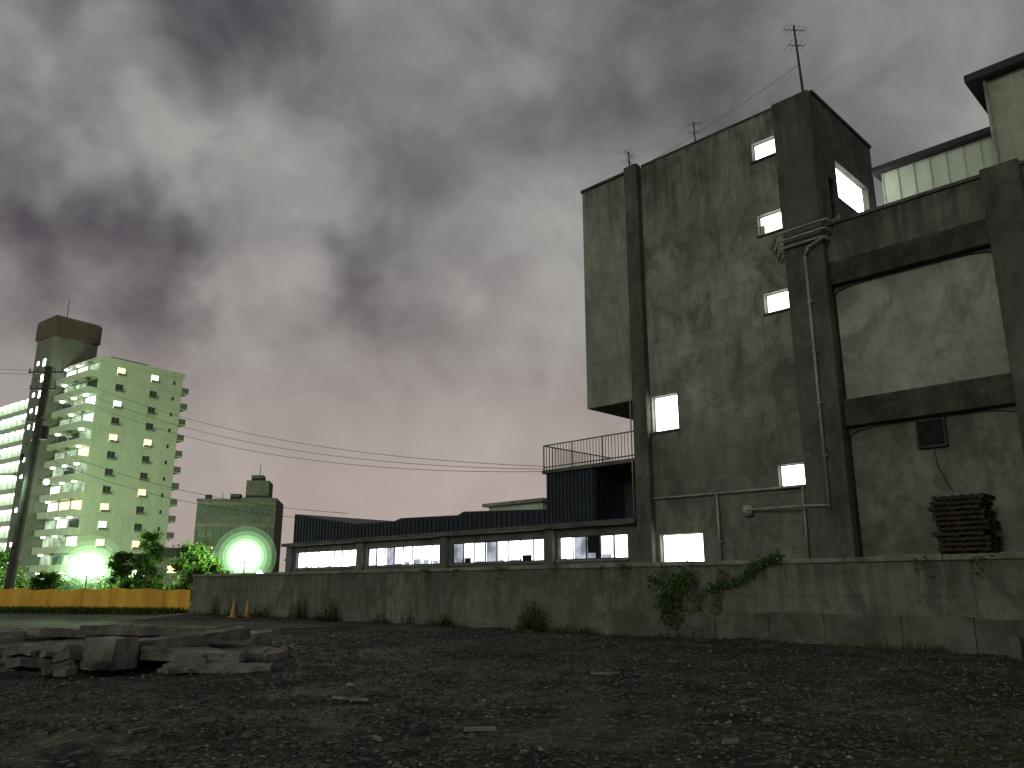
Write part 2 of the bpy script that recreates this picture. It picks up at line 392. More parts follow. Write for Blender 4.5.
mb.path([(-7.65,25.12,5.5),(-7.6,25.12,4.9),(-7.3,25.12,4.2)],.018,5,1)
mb.box(-9.3,-5.6,24.2,24.35,2.32,2.42,2)
mb.make('vent_opening',[M_void,M_beam,M_pipe_d],wg)

# ---------------------------------------------------------------- buildings on the roof behind
sb_=group('siding_rooftop_building')
mb=MB(F); mb.box(-9.4,-5.52,29,40,12,16.55,0)
for k in range(8): mb.box(-9.38+k*.55,-9.355+k*.55,28.97,28.995,12,16.5,1)
mb.box(-9.4,-5.52,28.95,28.993,14.6,14.66,1)
mb.make('siding_walls',[M_siding,M_sid2],sb_)
mb=MB(F); mb.box(-9.65,-5.55,28.7,40.2,16.552,16.78); mb.make('flat_roof',[M_dark],sb_,.02)
mb=MB(F); mb.box(-9.32,-8.9,28.94,28.965,13.6,14.3,0); mb.make('lit_window',[E_win],sb_)
sb_=group('tall_siding_building')
mb=MB(F); mb.box(-5.5,10,28,40,12,18.05,0)
for k in range(22): mb.box(-5.4+k*.7,-5.375+k*.7,27.97,27.995,12,18.0,1)
mb.make('siding_walls',[M_sid2,M_siding],sb_)
mb=MB(F); mb.box(-5.95,10.3,27.6,40.3,18.052,18.34); mb.make('flat_roof',[M_dark],sb_,.02)
mb=MB(F); mb.path([(-5.42,27.9,18.0),(-5.42,27.9,12)],.06); mb.make('downpipe',[M_pipe],sb_,0,True)

# ---------------------------------------------------------------- low factory with ribbon windows
lf=group('low_factory_building')
bands=[(-42.9,-36.7),(-35.8,-29.8),(-29.0,-23.07),(-22.3,-18.8)]
holes=[(a,b,2.60,3.52) for a,b in bands]
mb=MB(F); mb.wall(-43.7,-18.12,2.0,3.85,25.003,.2,holes,0)
mb.quad((-43.7,36,2),(-43.7,36,3.85),(-43.7,25.003,3.85),(-43.7,25.003,2),0)
mb.make('front_wall',[M_low],lf)
mb=MB(F); fr=MB(F); R=random.Random(12)
for i,(a,b) in enumerate(bands):
    n=8 if i<3 else 5; w_=(b-a)/n
    for k in range(n):
        r_=R.random()
        mt=0 if r_<(.9,.9,.4,.8)[i] else (1 if r_<.93 else 2)
        if i==2 and k in (0,3): mt=2
        if i==2 and k in (5,6,7): mt=0
        if i==3 and k==2: mt=3
        if i==3 and k==3: mt=1
        zt=3.52
        mb.quad((a+k*w_,25.17,2.60),(a+(k+1)*w_,25.17,2.60),(a+(k+1)*w_,25.17,zt),(a+k*w_,25.17,zt),mt)
        if R.random()<.5: mb.box(a+k*w_+.05,a+k*w_+R.uniform(.3,w_-.05),25.13,25.16,2.61,2.61+R.uniform(.06,.28),3 if R.random()<.25 else 2)
        fr.box(a+k*w_-.02,a+k*w_+.02,25.07,25.12,2.60,3.52,0)
    fr.box(a,b,25.08,25.125,2.602,2.64,0); fr.box(a,b,25.08,25.125,3.48,3.518,0)
    fr.box(a-.1,b+.1,24.92,25.0,2.52,2.58,1)
for uu in (-43.75,-36.5,-29.65,-22.95): fr.box(uu,uu+.5,24.8,25.001,2,3.84,2)
mb.make('ribbon_windows',[E_win,E_win2,E_win3,M_void],lf); fr.make('window_frames',[M_dark,M_cope,M_low],lf)
mb=MB(F); mb.box(-43.95,-18.13,24.55,25.6,3.86,4.04); mb.make('eave',[M_pil],lf,.01)
mb=MB(F); prof=[(-44.0,5.85),(-41,5.4),(-37.5,4.92),(-34,4.86),(-33.4,4.98),(-29,4.86),(-28.6,5.0),(-23.05,4.75)]
for (a,za),(b,zb) in zip(prof[:-1],prof[1:]):
    mb.quad((a,25.35,4.045),(b,25.35,4.045),(b,25.35,zb),(a,25.35,za)); mb.quad((a,25.35,za),(b,25.35,zb),(b,36,zb),(a,36,za))
mb.quad((-44,36,4),(-44,36,5.85),(-44,25.35,5.85),(-44,25.35,4))
u=-43.9
while u<-23.1:
    zz=None
    for (a,za),(b,zb) in zip(prof[:-1],prof[1:]):
        if a<=u<b: zz=za+(zb-za)*(u-a)/(b-a)
    mb.box(u,u+.07,25.30,25.349,4.045,(zz or 4.8)-.06); u+=.33
mb.make('metal_roof_fascia',[M_navy],lf)
mb=MB(F); mb.box(-24,-18.13,30,36,2,6.0,0); mb.make('rear_volume',[M_low],lf)

ss=group('metal_shed')
mb=MB(F); mb.box(-23.0,-20.4,25.1,29.9,4.05,6.2,0); u=-22.98
while u<-20.45: mb.box(u,u+.09,25.05,25.098,4.06,6.2,0); u+=.2
mb.box(-20.39,-18.12,27.0,29.9,4.05,6.2,1)
for D_ in lin(25.2,26.9,.2): mb.box(-20.39,-20.35,D_,D_+.09,4.06,6.2,0)
mb.make('corrugated_walls',[M_navy,M_dark],ss)
mb=MB(F); mb.box(-23.15,-18.12,24.95,29.9,6.205,6.36); mb.make('deck',[M_pil],ss,.01)
mb=MB(F); u=-23.1
while u<-18.15: mb.cyl((u,25.03,6.36),(u,25.03,7.4),.014,.014,4); u+=.16
for z_ in (6.48,7.42): mb.cyl((-23.1,25.03,z_),(-18.15,25.03,z_),.028,.028,6)
for uu in (-23.1,-21.5,-19.9,-18.3): mb.cyl((uu,25.03,6.36),(uu,25.03,7.42),.035,.035,6)
for D_ in lin(25.2,29.8,.2): mb.cyl((-23.1,D_,6.36),(-23.1,D_,7.4),.014,.014,4)
mb.cyl((-23.1,25.03,7.42),(-23.1,29.8,7.42),.028)
mb.make('railing',[M_pipe_d],ss)

bs_=group('distant_pale_house')
mb=MB(F); mb.box(-36,-31.5,34,40,2,6.3,0); mb.box(-35.2,-33.2,33.96,33.99,5.3,5.9,1); mb.make('house_walls',[M_siding,M_void],bs_)
mb=MB(F); mb.box(-36.3,-31.2,33.7,40.3,6.303,6.5); mb.make('house_roof',[M_cope],bs_)

# ---------------------------------------------------------------- pallets
pg=group('pallet_stack'); mb=MB(F); R=random.Random(5); z_=2.42
for k in range(11):
    o=R.uniform(-.09,.09); p_=R.uniform(-.04,.04)
    a,b=-7.35+o,-6.1+o; D0,D1=23.3+p_,24.4+p_
    for q_ in (D0,D0+.5,D1-.1): mb.box(a,b,q_,q_+.09,z_+.02,z_+.09)
    for j in range(6): mb.box(a+j*.23,a+j*.23+.10,D0-.01,D1+.01,z_+.091,z_+.112)
    for j in range(3): mb.box(a+j*.57,a+j*.57+.10,D0-.01,D1+.01,z_,z_+.019)
    z_+=.135
mb.box(-7.3,-7.18,23.4,24.2,2.1,2.42); mb.box(-6.35,-6.23,23.4,24.2,2.1,2.42)
mb.make('stacked_pallets',[M_wood],pg)

# ---------------------------------------------------------------- antennas
def antenna(base,h,ang,sc=1):
    e=group('tv_antenna'); mb=MB(); x,y,z=base
    mb.cyl((x,y,z),(x-.10*h/3,y,z+h),.045*sc,.03*sc,6); c,s_=math.cos(ang),math.sin(ang)
    for zz,L,n in ((h*.93,.62,6),(h*.72,.45,4)):
        x0=x-.10*h/3*zz/h
        mb.cyl((x0-c*L*.6*sc,y-s_*L*.6*sc,z+zz),(x0+c*L*.6*sc,y+s_*L*.6*sc,z+zz+.03),.013*sc,.013*sc,5)
        for k in range(n):
            t_=-.6+1.2*k/(n-1); q_=(.30-.02*k)*sc; px,py=x0+c*L*t_*sc,y+s_*L*t_*sc
            mb.cyl((px+s_*q_,py-c*q_,z+zz+.015),(px-s_*q_,py+c*q_,z+zz+.015),.007*sc,.007*sc,4)
    mb.make('antenna_mast',[M_dark],e)
antenna(F(-10.5,25.35,ZT+.1),3.1,.12,1.1); antenna(F(-18.6,25.9,ZT-.2),1.8,.9,1.0); antenna(F(-15.3,25.9,ZT-.2),1.8,-.3,.8)
wi=group('overhead_wires'); mb=MB()
def wire(p,q_,sag,r=.018,n=24):
    pts=[]
    for i in range(n+1):
        t_=i/n; pts.append((p[0]+(q_[0]-p[0])*t_,p[1]+(q_[1]-p[1])*t_,p[2]+(q_[2]-p[2])*t_-sag*4*t_*(1-t_)))
    mb.path(pts,r,5)
wire(F(-10.5,25.35,20.0),F(-18.6,25.9,ZT+.6),.15,.007)

# ---------------------------------------------------------------- utility pole
PX,PY=-36.0,59.0
M_pole=simple('pole_concrete',(.05,.048,.045),.85,0,.3,2)
up=group('utility_pole'); mp=MB()
mp.cyl((PX,PY,-.2),(PX+.6,PY,17.9),.36,.26,14,0)
def arm(z_,L,th=.06):
    x0=PX+.6*z_/17.9
    mp.box(x0-L,x0+L,PY-.36,PY-.26,z_,z_+th*2,1)
    for t_ in (-.95,-.5,.5,.95): mp.cyl((x0+L*t_,PY-.31,z_+.12),(x0+L*t_,PY-.31,z_+.38),.06,.05,8,2)
arm(17.3,1.3); arm(16.0,1.0); arm(13.6,.7)
mp.cyl((PX+1.1,PY-.3,12.2),(PX+1.1,PY-.3,13.2),.3,.3,12,1); mp.cyl((PX-.2,PY-.4,10.6),(PX-.2,PY-.4,11.1),.14,.14,10,1)
mp.cyl((PX+.2,PY,9.6),(PX-.6,PY-.6,9.5),.04,.04,6,1); mp.box(PX-1.4,PX-.4,PY-.8,PY-.5,9.42,9.6,1)
mp.cyl((PX+.2,PY,9.4),(PX+1.9,PY-.6,9.1),.04,.04,6,1)
mp.make('pole_with_crossarms',[M_pole,M_dark,M_cope],up)
E_street=emit('street_lamp_glass',(.70,1,.80),25)
E_glow=emit('globe_lamp_glass',(.90,1,.80),80)
mb2=MB(); mb2.box(PX-1.45,PX-.35,PY-.84,PY-.46,9.15,9.415); mb2.ball((PX+2.0,PY-.62,9.0),.2); mb2.make('pole_lamp_glass',[E_street],up)
P=F(-23.0,25.0,6.3)
for k,dz in enumerate((0,.35,.75)): wire((PX+.6*k,PY,16.9+dz),(P[0],P[1],P[2]+dz*.3),1.9-k*.2,.012)
wire((PX,PY,12.3),F(-38,25.2,5.5),1.0,.014); wire((PX,PY,11.4),F(-43.5,25.2,5.6),.8,.014)
wire((PX,PY,17.6),(PX-40,PY-16,18.6),1.0,.014); wire((PX,PY,17.3),(PX-40,PY-16,17.9),1.0,.014); wire((PX,PY,13.7),(PX-40,PY-12,14.3),1.0,.014)
mb.make('wires',[M_wire],wi)

# ---------------------------------------------------------------- lamps along the park, with emissive shells painting a glow around them
def halo_mat(name,r,peak,z):
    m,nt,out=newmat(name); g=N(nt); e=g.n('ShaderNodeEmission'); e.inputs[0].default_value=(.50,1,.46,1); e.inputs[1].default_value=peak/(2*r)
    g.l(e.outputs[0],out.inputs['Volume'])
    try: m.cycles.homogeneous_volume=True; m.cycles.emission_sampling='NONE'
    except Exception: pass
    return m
def lampat(name,x,y,z,r,P,col,halo=False):
    e=group(name); mb=MB(); mb.cyl((x,y,0),(x,y,z-r),.08,.06,8,0); mb.cyl((x,y,z-r*1.1),(x,y,z-r*.8),r*.4,r*.5,10,0)
    mb.ball((x,y,z),r,1,16,.9); mb.cyl((x,y,z+r*.88),(x,y,z+r*1.05),r*.45,r*.15,12,0)
    mb.make('lamp_post_and_bowl',[M_dark,E_glow],e)
    if halo:  # nested emissive spheres paint the glow around the lamp
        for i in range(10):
            rr=r*1.18*1.19**i; mh=MB(); mh.ball((x,y,z),rr,0,32); mh.make('lamp_halo',[halo_mat('lamp_halo',rr,.30*.70**i,z)],e,0,True)
    l=bpy.data.lights.new(name+'_light','POINT'); l.energy=P; l.color=col; l.shadow_soft_size=r
    o=bpy.data.objects.new(name+'_light',l); o.location=(x,y,z+r*2.0); scene.collection.objects.link(o); o.parent=e
GREEN=(.68,1,.50)
lampat('added_fill_lamp',-46.0,89.0,3.4,.66,34000,GREEN,True)
lampat('added_fill_lamp',-21.8,66.8,3.95,.44,9000,GREEN,True)
lampat('added_fill_lamp',-25.5,83,2.9,.30,3000,GREEN)
lampat('added_fill_lamp',-66.0,96,4.5,.35,26000,GREEN)  # out-of-view lamp added to brighten the apartment walls
l=bpy.data.lights.new('pole_lamp_light','POINT'); l.energy=500; l.color=(.6,1,.6); l.shadow_soft_size=.3
o=bpy.data.objects.new('pole_lamp_light',l); o.location=(PX-.9,PY-1.1,8.9); scene.collection.objects.link(o); o.parent=up

# ---------------------------------------------------------------- orange barrier fence
m,nt,out=newmat('orange_fence_sheet'); g=N(nt); tcf=g.n('ShaderNodeTexCoord').outputs['Object']
nn=g.noise(g.mapping(tcf,scale=(1,1,.2)),1.2,5,.6); cc=g.mix(g.mr(nn,.3,.7),(.28,.125,.018),(.52,.25,.045)); b=g.bsdf(out,cc,.7,0,nn,.3,.05)
tr=g.n('ShaderNodeBsdfTranslucent'); g.l(cc,tr.inputs[0]); mx=g.n('ShaderNodeMixShader'); mx.inputs[0].default_value=.25
g.l(b.outputs[0],mx.inputs[1]); g.l(tr.outputs[0],mx.inputs[2]); g.l(mx.outputs[0],out.inputs[0])
M_or=m
of=group('orange_barrier_fence'); mb=MB()
p0=Vector((-45,57.5,0)); p1=Vector((-20.2,52.0,0)); dd=(p1-p0); L=dd.length; dd.normalize(); nn_=Vector((-dd.y,dd.x,0)); n=160
for i in range(n):
    def pp(k): 
        t_=k/n*L; o=.06*math.sin(t_*5.2)+.04*math.sin(t_*1.7); return p0+dd*t_+nn_*o, 1.42+.05*math.sin(t_*2.6)+.05*math.sin(t_*.7)
    (a,ha),(b,hb)=pp(i),pp(i+1)
    mb.quad((a.x,a.y,.12),(b.x,b.y,.12),(b.x,b.y,hb),(a.x,a.y,ha),0)
for i in range(14):
    a=p0+dd*(L*i/13)+nn_*.14; mb.cyl((a.x,a.y,-.1),(a.x,a.y,1.55),.025,.025,6,1)
mb.make('sheet_and_posts',[M_or,M_pipe_d],of)

# ---------------------------------------------------------------- traffic cones
M_cone=simple('cone_plastic',(.42,.22,.04),.5,0,.15); M_white=simple('cone_band',(.35,.28,.12),.4,0,.1)
for (x,y) in ((-14.75,44.0),(-14.2,44.6)):
    e=group('traffic_cone'); mb=MB()
    mb.box(x-.2,x+.2,y-.2,y+.2,0,.04,0)
    for z0,z1,r0,r1,mt in ((.04,.3,.155,.118,0),(.3,.45,.118,.096,1),(.45,.58,.096,.076,0),(.58,.70,.076,.058,1),(.70,.95,.058,.02,0)):
        mb.cyl((x,y,z0),(x,y,z1),r0,r1,14,mt)
    mb.make('cone_body',[M_cone,M_white],e)

# ---------------------------------------------------------------- rubble slabs
rp_=group('concrete_slab_pile')
R=random.Random(21)
def slab(cx,cy,cz,lx,ly,lz,rz,rx=0,ry=0,amp=.03):
    mb=MB(); nx_=max(2,int(lx/.20)) 
    Mx=mathutils.Matrix.Translation((cx,cy,cz))@mathutils.Euler((math.radians(rx),math.radians(ry),math.radians(rz))).to_matrix().to_4x4()
    amp=min(amp,lz*.25)
    def rough(x,y,z):
        j=Vector((noise.noise(Vector((x*4+cx,y*4,z*4+cy)))*3.2,noise.noise(Vector((x*4+9,y*4+cx,z*4)))*2.4,noise.noise(Vector((x*3,y*3+7+cy,z*3)))))*amp
        return tuple(Mx@(Vector((x,y,z))+j))
    mb.fn=rough
    def gridface(f,na,nb):
        ids=[[mb.pt(f(i/na,j/nb)) for j in range(nb+1)] for i in range(na+1)]
        for i in range(na):
            for j in range(nb): mb.f.append([ids[i][j],ids[i+1][j],ids[i+1][j+1],ids[i][j+1]]); mb.m.append(0)
    hx,hy,hz=lx/2,ly/2,lz/2; ny_=max(2,int(ly/.2))
    for sg in (-1,1):
        gridface(lambda a,b:(-hx+lx*a,-hy+ly*b,sg*hz),nx_,ny_); gridface(lambda a,b:(-hx+lx*a,sg*hy,-hz+lz*b),nx_,2); gridface(lambda a,b:(sg*hx,-hy+ly*a,-hz+lz*b),ny_,2)
    mb.make('slab',[M_slab],rp_)
slab(-7.65,16.0,.30,.75,.6,.56,-18)
slab(-8.45,16.4,.24,.75,.5,.42,10,2,4)
slab(-6.8,17.3,.46,2.6,.6,.20,38,2,-5)
slab(-7.9,18.2,.60,2.6,.8,.18,25,-2,2)
slab(-6.3,16.7,.22,1.9,.8,.2,12,2,4)
slab(-9.8,17.8,.30,2.4,1.0,.18,-12,2,-4)
slab(-9.2,18.6,.52,2.6,.9,.16,12,-2,3)
slab(-11.2,18.6,.26,2.8,1.1,.2,8,-2,4)
slab(-10.6,19.6,.50,3.0,.8,.16,20,2,-2)
slab(-12.2,20.6,.40,3.0,1.0,.18,-8,0,3)
slab(-9.3,20.8,.28,3.6,1.2,.45,5)
slab(-8.2,17.3,.22,2.6,1.2,.3,4)
slab(-6.9,19.3,.26,2.6,1.4,.36,18,0,-4)
slab(-5.4,15.6,.07,1.9,.6,.14,6,0,1)
slab(-10.2,15.9,.10,1.6,.8,.16,24,2,3)
slab(-5.6,17.9,.16,1.6,.7,.22,-24,3,5)
slab(-11.6,16.9,.12,2.2,.8,.16,-6,1,2)
for i in range(75):
    cx,cy=R.uniform(-12.5,-5.0),R.uniform(14.8,19.5); s_=R.random()**2.2
    hgt=.26*max(0,1-((cx+8.6)/4.2)**2)*max(0,1-((cy-17.8)/3.2)**2)
    slab(cx,cy,.03+hgt*1.2,.12+.6*s_,.10+.3*s_,.06+.14*s_,R.uniform(0,180),R.uniform(-14,14),R.uniform(-14,14))
db=group('scrap_boards'); mb=MB()
def board(x,y,L,w_,ang,z=.035):
    c,s_=math.cos(ang),math.sin(ang)
    fn=lambda a,b,z_: (x+a*c-b*s_,y+a*s_+b*c,gz(x,y)+z_+.012)
    mb.fn=fn; mb.box(-L/2,L/2,-w_/2,w_/2,.0,z,0)
board(-2.2,11.6,.6,.03,-.45); board(-.35,9.4,.34,.07,.15); board(3.2,11.5,.4,.03,.7); board(-3.9,9.0,.25,.04,1.2); board(1.6,14.5,.5,.04,.2)
board(-1.4,9.0,.22,.03,2.1); board(2.1,8.3,.18,.03,.4)
mb.make('boards',[simple('grey_timber',(.15,.16,.14),.8)],db)

# ---------------------------------------------------------------- vegetation
def leafmat(name,c):
    m,nt,out=newmat(name); g=N(nt); t_=g.n('ShaderNodeTexCoord').outputs['Object']; n_=g.noise(t_,2.3,2,.6)
    col=g.mix(g.mr(n_,.3,.7),tuple(x*.55 for x in c),tuple(x*1.35 for x in c))
    b=g.n('ShaderNodeBsdfDiffuse'); g.l(col,b.inputs[0]); tr=g.n('ShaderNodeBsdfTranslucent'); g.l(col,tr.inputs[0]); mx=g.n('ShaderNodeMixShader'); mx.inputs[0].default_value=.35
    g.l(b.outputs[0],mx.inputs[1]); g.l(tr.outputs[0],mx.inputs[2]); g.l(mx.outputs[0],out.inputs[0]); return m
L1=leafmat('leaf_dark',(.04,.070,.022)); L2=leafmat('leaf_light',(.085,.145,.036)); M_bark=simple('bark',(.08,.06,.045),.9,0,.4,6)
def tree(x,y,h,rx,rz,seed,ls=.16,clumps=34,per=100,light=.5,name='broadleaf_tree'):
    r=random.Random(seed); e=group(name); mt=MB(); ml=MB()
    ct=h-rz
    mt.cyl((x,y,-.1),(x+.08,y,h*.3),.035*h,.026*h,9); mt.cyl((x+.08,y,h*.3),(x-.05,y+.05,ct+rz*.3),.026*h,.008*h,8)
    for k in range(clumps):
        a=r.uniform(0,6.283); q_=r.random()**.5; zz=r.uniform(-1,1); lim=math.sqrt(1-zz*zz*.85)*r.uniform(.75,1.15)
        c=(x+math.cos(a)*q_*rx*lim,y+math.sin(a)*q_*rx*lim,ct+zz*rz)
        if k%3==0: mt.cyl((x,y,max(.3*h,c[2]-rz*.6)),c,.01*h,.003*h,5)
        sg=rx*r.uniform(.12,.24); mm=1 if r.random()<light else 0  # share of pale leaves, raised near lamps to paint lamplight into foliage
        for j in range(per):
            p=(c[0]+r.gauss(0,sg),c[1]+r.gauss(0,sg),c[2]+r.gauss(0,sg*.75)); ml.leaf(p,ls,mm,None,r)
    mt.make('trunk_and_limbs',[M_bark],e); ml.make('crown',[L1,L2],e)
tree(-36.4,82,6.8,1.45,3.0,1,.16,44,110,light=.45)
tree(-39.4,83,4.8,1.3,2.0,2,.16,light=.3)
tree(-26.6,68,4.8,1.5,2.1,3,.15,40,100,light=.9)
tree(-24.4,66,3.4,1.2,1.4,4,.15,light=.9)
tree(-47.6,73,5.4,1.4,2.3,5,.16,light=.8)
tree(-50.5,76,4.6,1.8,2.0,6,.16,light=.6)
tree(-45.2,80,2.9,1.3,1.2,11,.15,light=.9)
tree(-33.8,90,4.0,1.6,1.7,7,.17,light=.2)
tree(-58,92,5.0,3.0,2.4,9,.2,light=.5)
mb=MB(); r=random.Random(9)
for i in range(9000):
    t_=r.random(); x=-75+62*t_; y=100+r.gauss(0,1.3); hh=2.5+1.6*noise.noise(Vector((x*.3,0,0)))
    mb.leaf((x,y,r.uniform(0,hh)),.3,r.choice((0,0,1)),None,r)
mb.make('hedge',[L1,L2])
G1=leafmat('grass_dark',(.04,.055,.022)); G2=leafmat('grass_light',(.075,.105,.035))
def blades(mb,x,y,z,n,h,spread,r,w=.010):
    for i in range(n):
        px,py=x+r.gauss(0,spread),y+r.gauss(0,spread); a=r.uniform(0,6.283); hh=h*r.uniform(.3,1.1); ln=hh*r.uniform(.1,.55)
        ca,sa=math.cos(a),math.sin(a); b=len(mb.v)
        mb.v+= [(px-sa*w,py+ca*w,z),(px+sa*w,py-ca*w,z),(px+ca*ln*.35+sa*w*.7,py+sa*ln*.35-ca*w*.7,z+hh*.6),(px+ca*ln*.35-sa*w*.7,py+sa*ln*.35+ca*w*.7,z+hh*.6),(px+ca*ln,py+sa*ln,z+hh)]
        mi=r.choice((0,0,1)); mb.f+=[[b,b+1,b+2,b+3],[b+3,b+2,b+4]]; mb.m+=[mi,mi]
mb=MB(); r=random.Random(17)
for i in range(900):
    u=-49.5+52*r.random(); D_=(21.9 if u<-17.3 else 21.7)-abs(r.gauss(0,.35)); p=F(u,D_,0)
    k=noise.noise(Vector((u*.45,0,0)))*1.6
    if r.random()<.30+k: blades(mb,p[0],p[1],-.02,9,.20+.40*max(0,k)*r.random(),.10,r)
for u,h,n in ((-20.8,1.3,60),(-20.3,1.0,45),(-21.2,.7,30),(-36.5,1.5,50),(-37.2,1.0,30),(-33.8,1.2,40),(-34.3,.8,25),(-25.5,.6,20),(-46,1.1,40),(-44,.9,40),(-30,.5,20),(-28,.8,20),(-40,.8,30)):
    p=F(u,21.75 if u<-17.3 else 21.6,0); blades(mb,p[0],p[1],-.02,n,h,.16,r,.013)
    for j in range(n*2): 
        hh=r.random()*h*.8; mb.leaf((p[0]+r.gauss(0,.16),p[1]+r.gauss(0,.12)-.05,.05+hh),.045,r.choice((0,1)),None,r)
mb.make('wall_weeds',[G1,G2])
mb=MB()
for i in range(1500):
    t_=r.random(); p=p0+dd*(L*t_)-nn_*(r.random()**1.5*3.5+.1); blades(mb,p.x,p.y,-.02,7,.42,.18,r,.028)
mb.make('verge_grass',[G1,L2])
mb=MB()
for i in range(520):
    y_=r.uniform(7,28); x_=r.uniform(-.7,.7)*y_
    if noise.noise(Vector((x_*.35,y_*.35,5)))<.02 : continue
    blades(mb,x_,y_,gz(x_,y_)-.01,r.randint(6,16),r.uniform(.05,.12),.08,r,.004)
for i in range(60): 
    x_,y_=r.uniform(3.7,5.6),r.uniform(7.0,8.8); blades(mb,x_,y_,gz(x_,y_)-.01,9,r.uniform(.07,.22),.07,r,.004)
mb.make('ground_grass_tufts',[G1,G2])
mb=MB(); nrm=(-S,-S,0)
def vine(u,z,n,sp,D_=21.88,sz=.05):
    for i in range(n):
        p=F(u+r.gauss(0,sp),D_-r.random()*.18,max(.1,z+r.gauss(0,sp*.9))); mb.leaf(p,sz*r.uniform(.7,1.5),r.choice((0,0,1)),nrm,r)
for u,z,n,sp in ((-14.6,1.5,260,.29),(-14.9,1.05,170,.24),(-14.1,1.8,130,.2),(-14.6,.7,90,.26),(-15.3,1.7,60,.15)): vine(u,z,n,sp,21.8)
pts=[]
for i in range(46):
    t_=i/45; u=-14.0+3.0*t_; z=.75+1.55*(t_**.6)+.12*math.sin(t_*9); vine(u,z,int(4+8*max(0,noise.noise(Vector((t_*7,3,0)))+.3)+(5 if t_>.6 else 0)),.08,21.86); pts.append((u,21.9,z))
for i in range(24):
    t_=i/23; vine(-12.9-.3*t_,2.0-1.2*t_,4,.06,21.78)
for i in range(14):
    uu=r.uniform(-30,5); 
    for j in range(25): vine(uu+r.gauss(0,.12),2.25-.5*r.random()**2,1,.04,21.88,.04)
vm=MB(F); vm.path(pts,.012,5); vm.path([(-14.6,21.75,0),(-14.5,21.75,1.2),(-14.2,21.88,1.8)],.02,5)
e=group('ivy'); mb.make('ivy_leaves',[L1,L2],e); vm.make('ivy_stems',[M_bark],e)

# ---------------------------------------------------------------- apartment block
ap=group('apartment_building')
M_apt=concrete('apartment_paint',(.48,.54,.42),(.56,.61,.50),moss=(.42,.47,.37),mossamt=.3,streak=.3,seed=40,blotch=.08,cheap=True)
M_aptd=concrete('apartment_core_paint',(.15,.15,.137),(.20,.197,.18),streak=.6,seed=44,blotch=.1,cheap=True)
M_brown=concrete('penthouse_brown',(.10,.068,.060),(.14,.095,.085),streak=.6,seed=47,blotch=.2,cheap=True)
M_glass=simple('dark_glass',(.04,.05,.045),.2,bs=0)
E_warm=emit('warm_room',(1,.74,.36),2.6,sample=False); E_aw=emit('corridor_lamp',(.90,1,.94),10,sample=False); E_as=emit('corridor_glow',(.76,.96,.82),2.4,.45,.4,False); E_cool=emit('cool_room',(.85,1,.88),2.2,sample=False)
E_bal=emit('balcony_glow',(.66,.92,.60),.70,.5,.5,False)  # emissive panels paint balcony lamplight onto the back wall
A=Vector((-71.75,134.6,0)); av=Vector((.6,.8,0)); bv=Vector((-.8,.6,0))
def AP(a,b,z): p=A+av*a+bv*b; return (p.x,p.y,z)
R=random.Random(31)
H=40; FH=3.0
mb=MB(AP); mb.box(0,15.5,0,13,0,H); mb.make('main_block',[M_apt],ap)
mb=MB(AP); mb.box(-.25,15.75,-.25,12.7,H+.003,H+.9,0); mb.box(3,10,3,9,H+.9,H+2.0,1)
mb.make('roof_parapet',[M_apt,M_aptd],ap)
mb=MB(AP)
for fl in range(13):
    z=1.2+fl*FH
    mb.box(-.03,15.53,-.04,-.003,z+2.77,z+2.82,3)
    for s_,w_,h_ in ((2.9,1.4,1.35),(9.2,1.4,1.35)):
        lit=R.random(); mt=1 if lit<.16 else (2 if lit<.24 else 0)
        if fl==12 and s_==2.9: mt=1
        if fl in (8,) and s_==9.2: mt=1
        mb.box(s_,s_+w_,-.05,-.003,z+.9,z+.9+h_,mt)
        for q_ in (s_-.12,s_+w_): mb.box(q_,q_+.12,-.12,-.003,z+.8,z+1.0+h_,3)
        mb.box(s_+w_/2-.04,s_+w_/2+.04,-.07,-.051,z+.9,z+.9+h_,4)
        mb.box(s_-.12,s_+w_+.12,-.5,-.003,z+.62,z+.78,3); mb.box(s_-.1,s_+w_+.1,-.5,-.46,z+.785,z+1.2,4)
    mb.box(13.6,14.0,-.05,-.003,z+1.2,z+1.9,0)
    mb.box(15.52,17.0,.2,3.5,z-.1,z+.08,3); mb.box(16.9,17.0,.2,3.5,z+.081,z+1.1,4); mb.box(15.52,16.895,.2,.3,z+.081,z+1.1,4)
mb.make('end_wall_windows',[M_glass,E_warm,E_cool,M_apt,M_aptd],ap)
mb=MB(AP)
for fl in range(13):
    z=1.2+fl*FH
    for k,b0 in enumerate((.3,4.6,8.9)):
        b1=b0+3.9
        mb.box(-1.6,-.003,b0,b1,z-.12,z+.06,0)
        mb.box(-1.6,-1.5,b0,b1,z+.061,z+1.0,0); mb.box(-1.499,-.003,b0,b0+.1,z+.061,z+1.0,0); mb.box(-1.499,-.003,b1-.1,b1,z+.061,z+1.0,0)
        mb.box(-.03,-.003,b0+.2,b1-.2,z+.1,z+2.6,R.choices((1,2,3,5),(2,3,6,.6))[0])
        mb.box(-1.2,-.7,b0+1.4,b0+2.2,z+2.6,z+2.75,4 if R.random()<.7 else 1)
mb.make('balconies',[M_apt,M_glass,E_cool,E_bal,E_aw,E_warm],ap)
mb=MB(AP); mb.box(-3.0,5,13.02,19.8,0,46.5,0); mb.box(-3.3,5.3,12.75,20.1,46.503,50,1); mb.box(-3.0,5,13.02,19.8,50.003,50.4,0)
for fl in range(14):
    z=2+fl*3.0; mb.box(-3.05,-3.003,15.0,15.9,z,z+1.3,2); mb.box(-3.06,-3.003,17.6,18.3,z+.5,z+1.2,2 if R.random()<.6 else 3)
mb.cyl((0,16,50.4),(0,16,55),.08,.05,6,3)
mb.make('lift_core',[M_aptd,M_brown,E_aw,M_glass],ap)
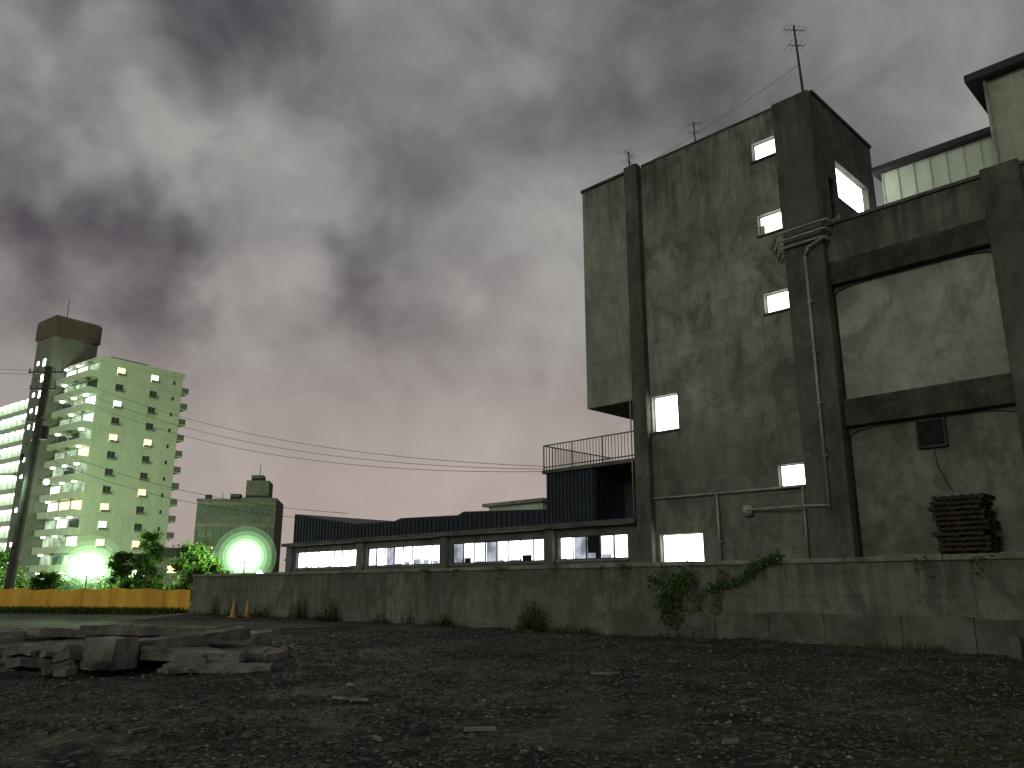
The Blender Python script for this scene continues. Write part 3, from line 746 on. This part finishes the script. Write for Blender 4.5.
mb=MB(AP); mb.box(0,9,20.2,80,0,36.4,0)
for fl in range(12):
    z=.6+fl*3.0
    mb.box(-1.5,-.003,20.2,80,z-.15,z+.05,1); mb.box(-1.5,-1.4,20.2,80,z+.051,z+.75,1)
    for k in range(23):
        b=20.8+k*2.5
        mb.box(-.04,-.003,b-.2,b+1.95,z+.3,z+2.75,2)  # gallery back walls emit, painting in the corridor lamplight
        mb.box(-1.3,-.6,b+.4,b+1.5,z+2.35,z+2.7,3)
        mb.box(-1.38,-.003,b+2.0,b+2.12,z+.051,z+2.84,1)
mb.make('gallery_wing',[M_apt,M_apt,E_as,E_aw],ap)

# ---------------------------------------------------------------- mid distance office
ob=group('office_building')
M_off=concrete('office_wall',(.036,.032,.033),(.054,.048,.048),streak=.5,seed=51,blotch=.15,cheap=True)
M_band=simple('office_band',(.065,.060,.056),.8,bs=0)
O=Vector((-44.6,114,0)); oa=Vector((.985,.17,0)).normalized(); o2=Vector((-oa.y,oa.x,0))
def OP(a,b,z): p=O+oa*a+o2*b; return (p.x,p.y,z)
mb=MB(OP); mb.box(0,6.0,0,9,0,13.4,0); mb.box(6.002,10.9,-.6,9,0,14.0,0); mb.box(6.4,9.6,.5,5,14.003,16.6,0); mb.box(6.9,8.6,1.5,4,16.603,17.5,0)
mb.box(-.1,5.9,-.1,.2,13.403,13.8,0); mb.box(.6,1.4,2,3,13.81,14.6,0); mb.box(4.2,5.6,1.2,3,13.41,14.7,0)
for fl in range(4):
    z=1.4+fl*3.1
    mb.box(.02,5.95,-.06,-.003,z+2.25,z+2.75,2); mb.box(6.1,10.8,-.66,-.603,z+2.25,z+2.75,2)
    for a0,a1,q_ in ((.5,5.5,-.04),(6.7,10.4,-.64)):
        mb.box(a0,a1,q_,q_+.037,z+.8,z+2.0,1)
        for k in range(1,5): mb.box(a0+(a1-a0)*k/5-.08,a0+(a1-a0)*k/5+.08,q_-.05,q_-.001,z+.8,z+2.0,0)
mb.cyl((8,2,17.5),(8,2,19.2),.06,.04,6,1); mb.cyl((3,2,13.4),(3,2,15),.05,.04,6,1)
mb.make('office_block',[M_off,M_glass,M_band],ob)
for (x,y,w_,d_,h_) in ((-50,112,5,6,5.5),(-34.5,125,7,8,5.5),(-57,120,6,6,5),(-27,105,6,6,4.2)):
    e=group('distant_house'); mb=MB(); mb.box(x,x+w_,y,y+d_,0,h_,0)
    mb.quad((x-.3,y-.3,h_),(x+w_+.3,y-.3,h_),(x+w_+.3,y+d_/2,h_+1.5),(x-.3,y+d_/2,h_+1.5),1); mb.quad((x-.3,y+d_+.3,h_),(x+w_+.3,y+d_+.3,h_),(x+w_+.3,y+d_/2,h_+1.5),(x-.3,y+d_/2,h_+1.5),1)
    mb.box(x+1,x+2.2,y-.05,y-.003,h_-2,h_-1,2); mb.box(x+3,x+4.2,y-.05,y-.003,h_-2,h_-1,3)
    mb.make('house_body',[M_off,M_dark,M_glass,E_warm],e)

# ---------------------------------------------------------------- camera
cd=bpy.data.cameras.new('camera'); cd.sensor_width=36; cd.lens=28.125; cd.clip_end=5000
co=bpy.data.objects.new('camera',cd); co.location=(0,0,1.5); co.rotation_euler=(math.radians(90+14.3),0,0)
scene.collection.objects.link(co); scene.camera=co
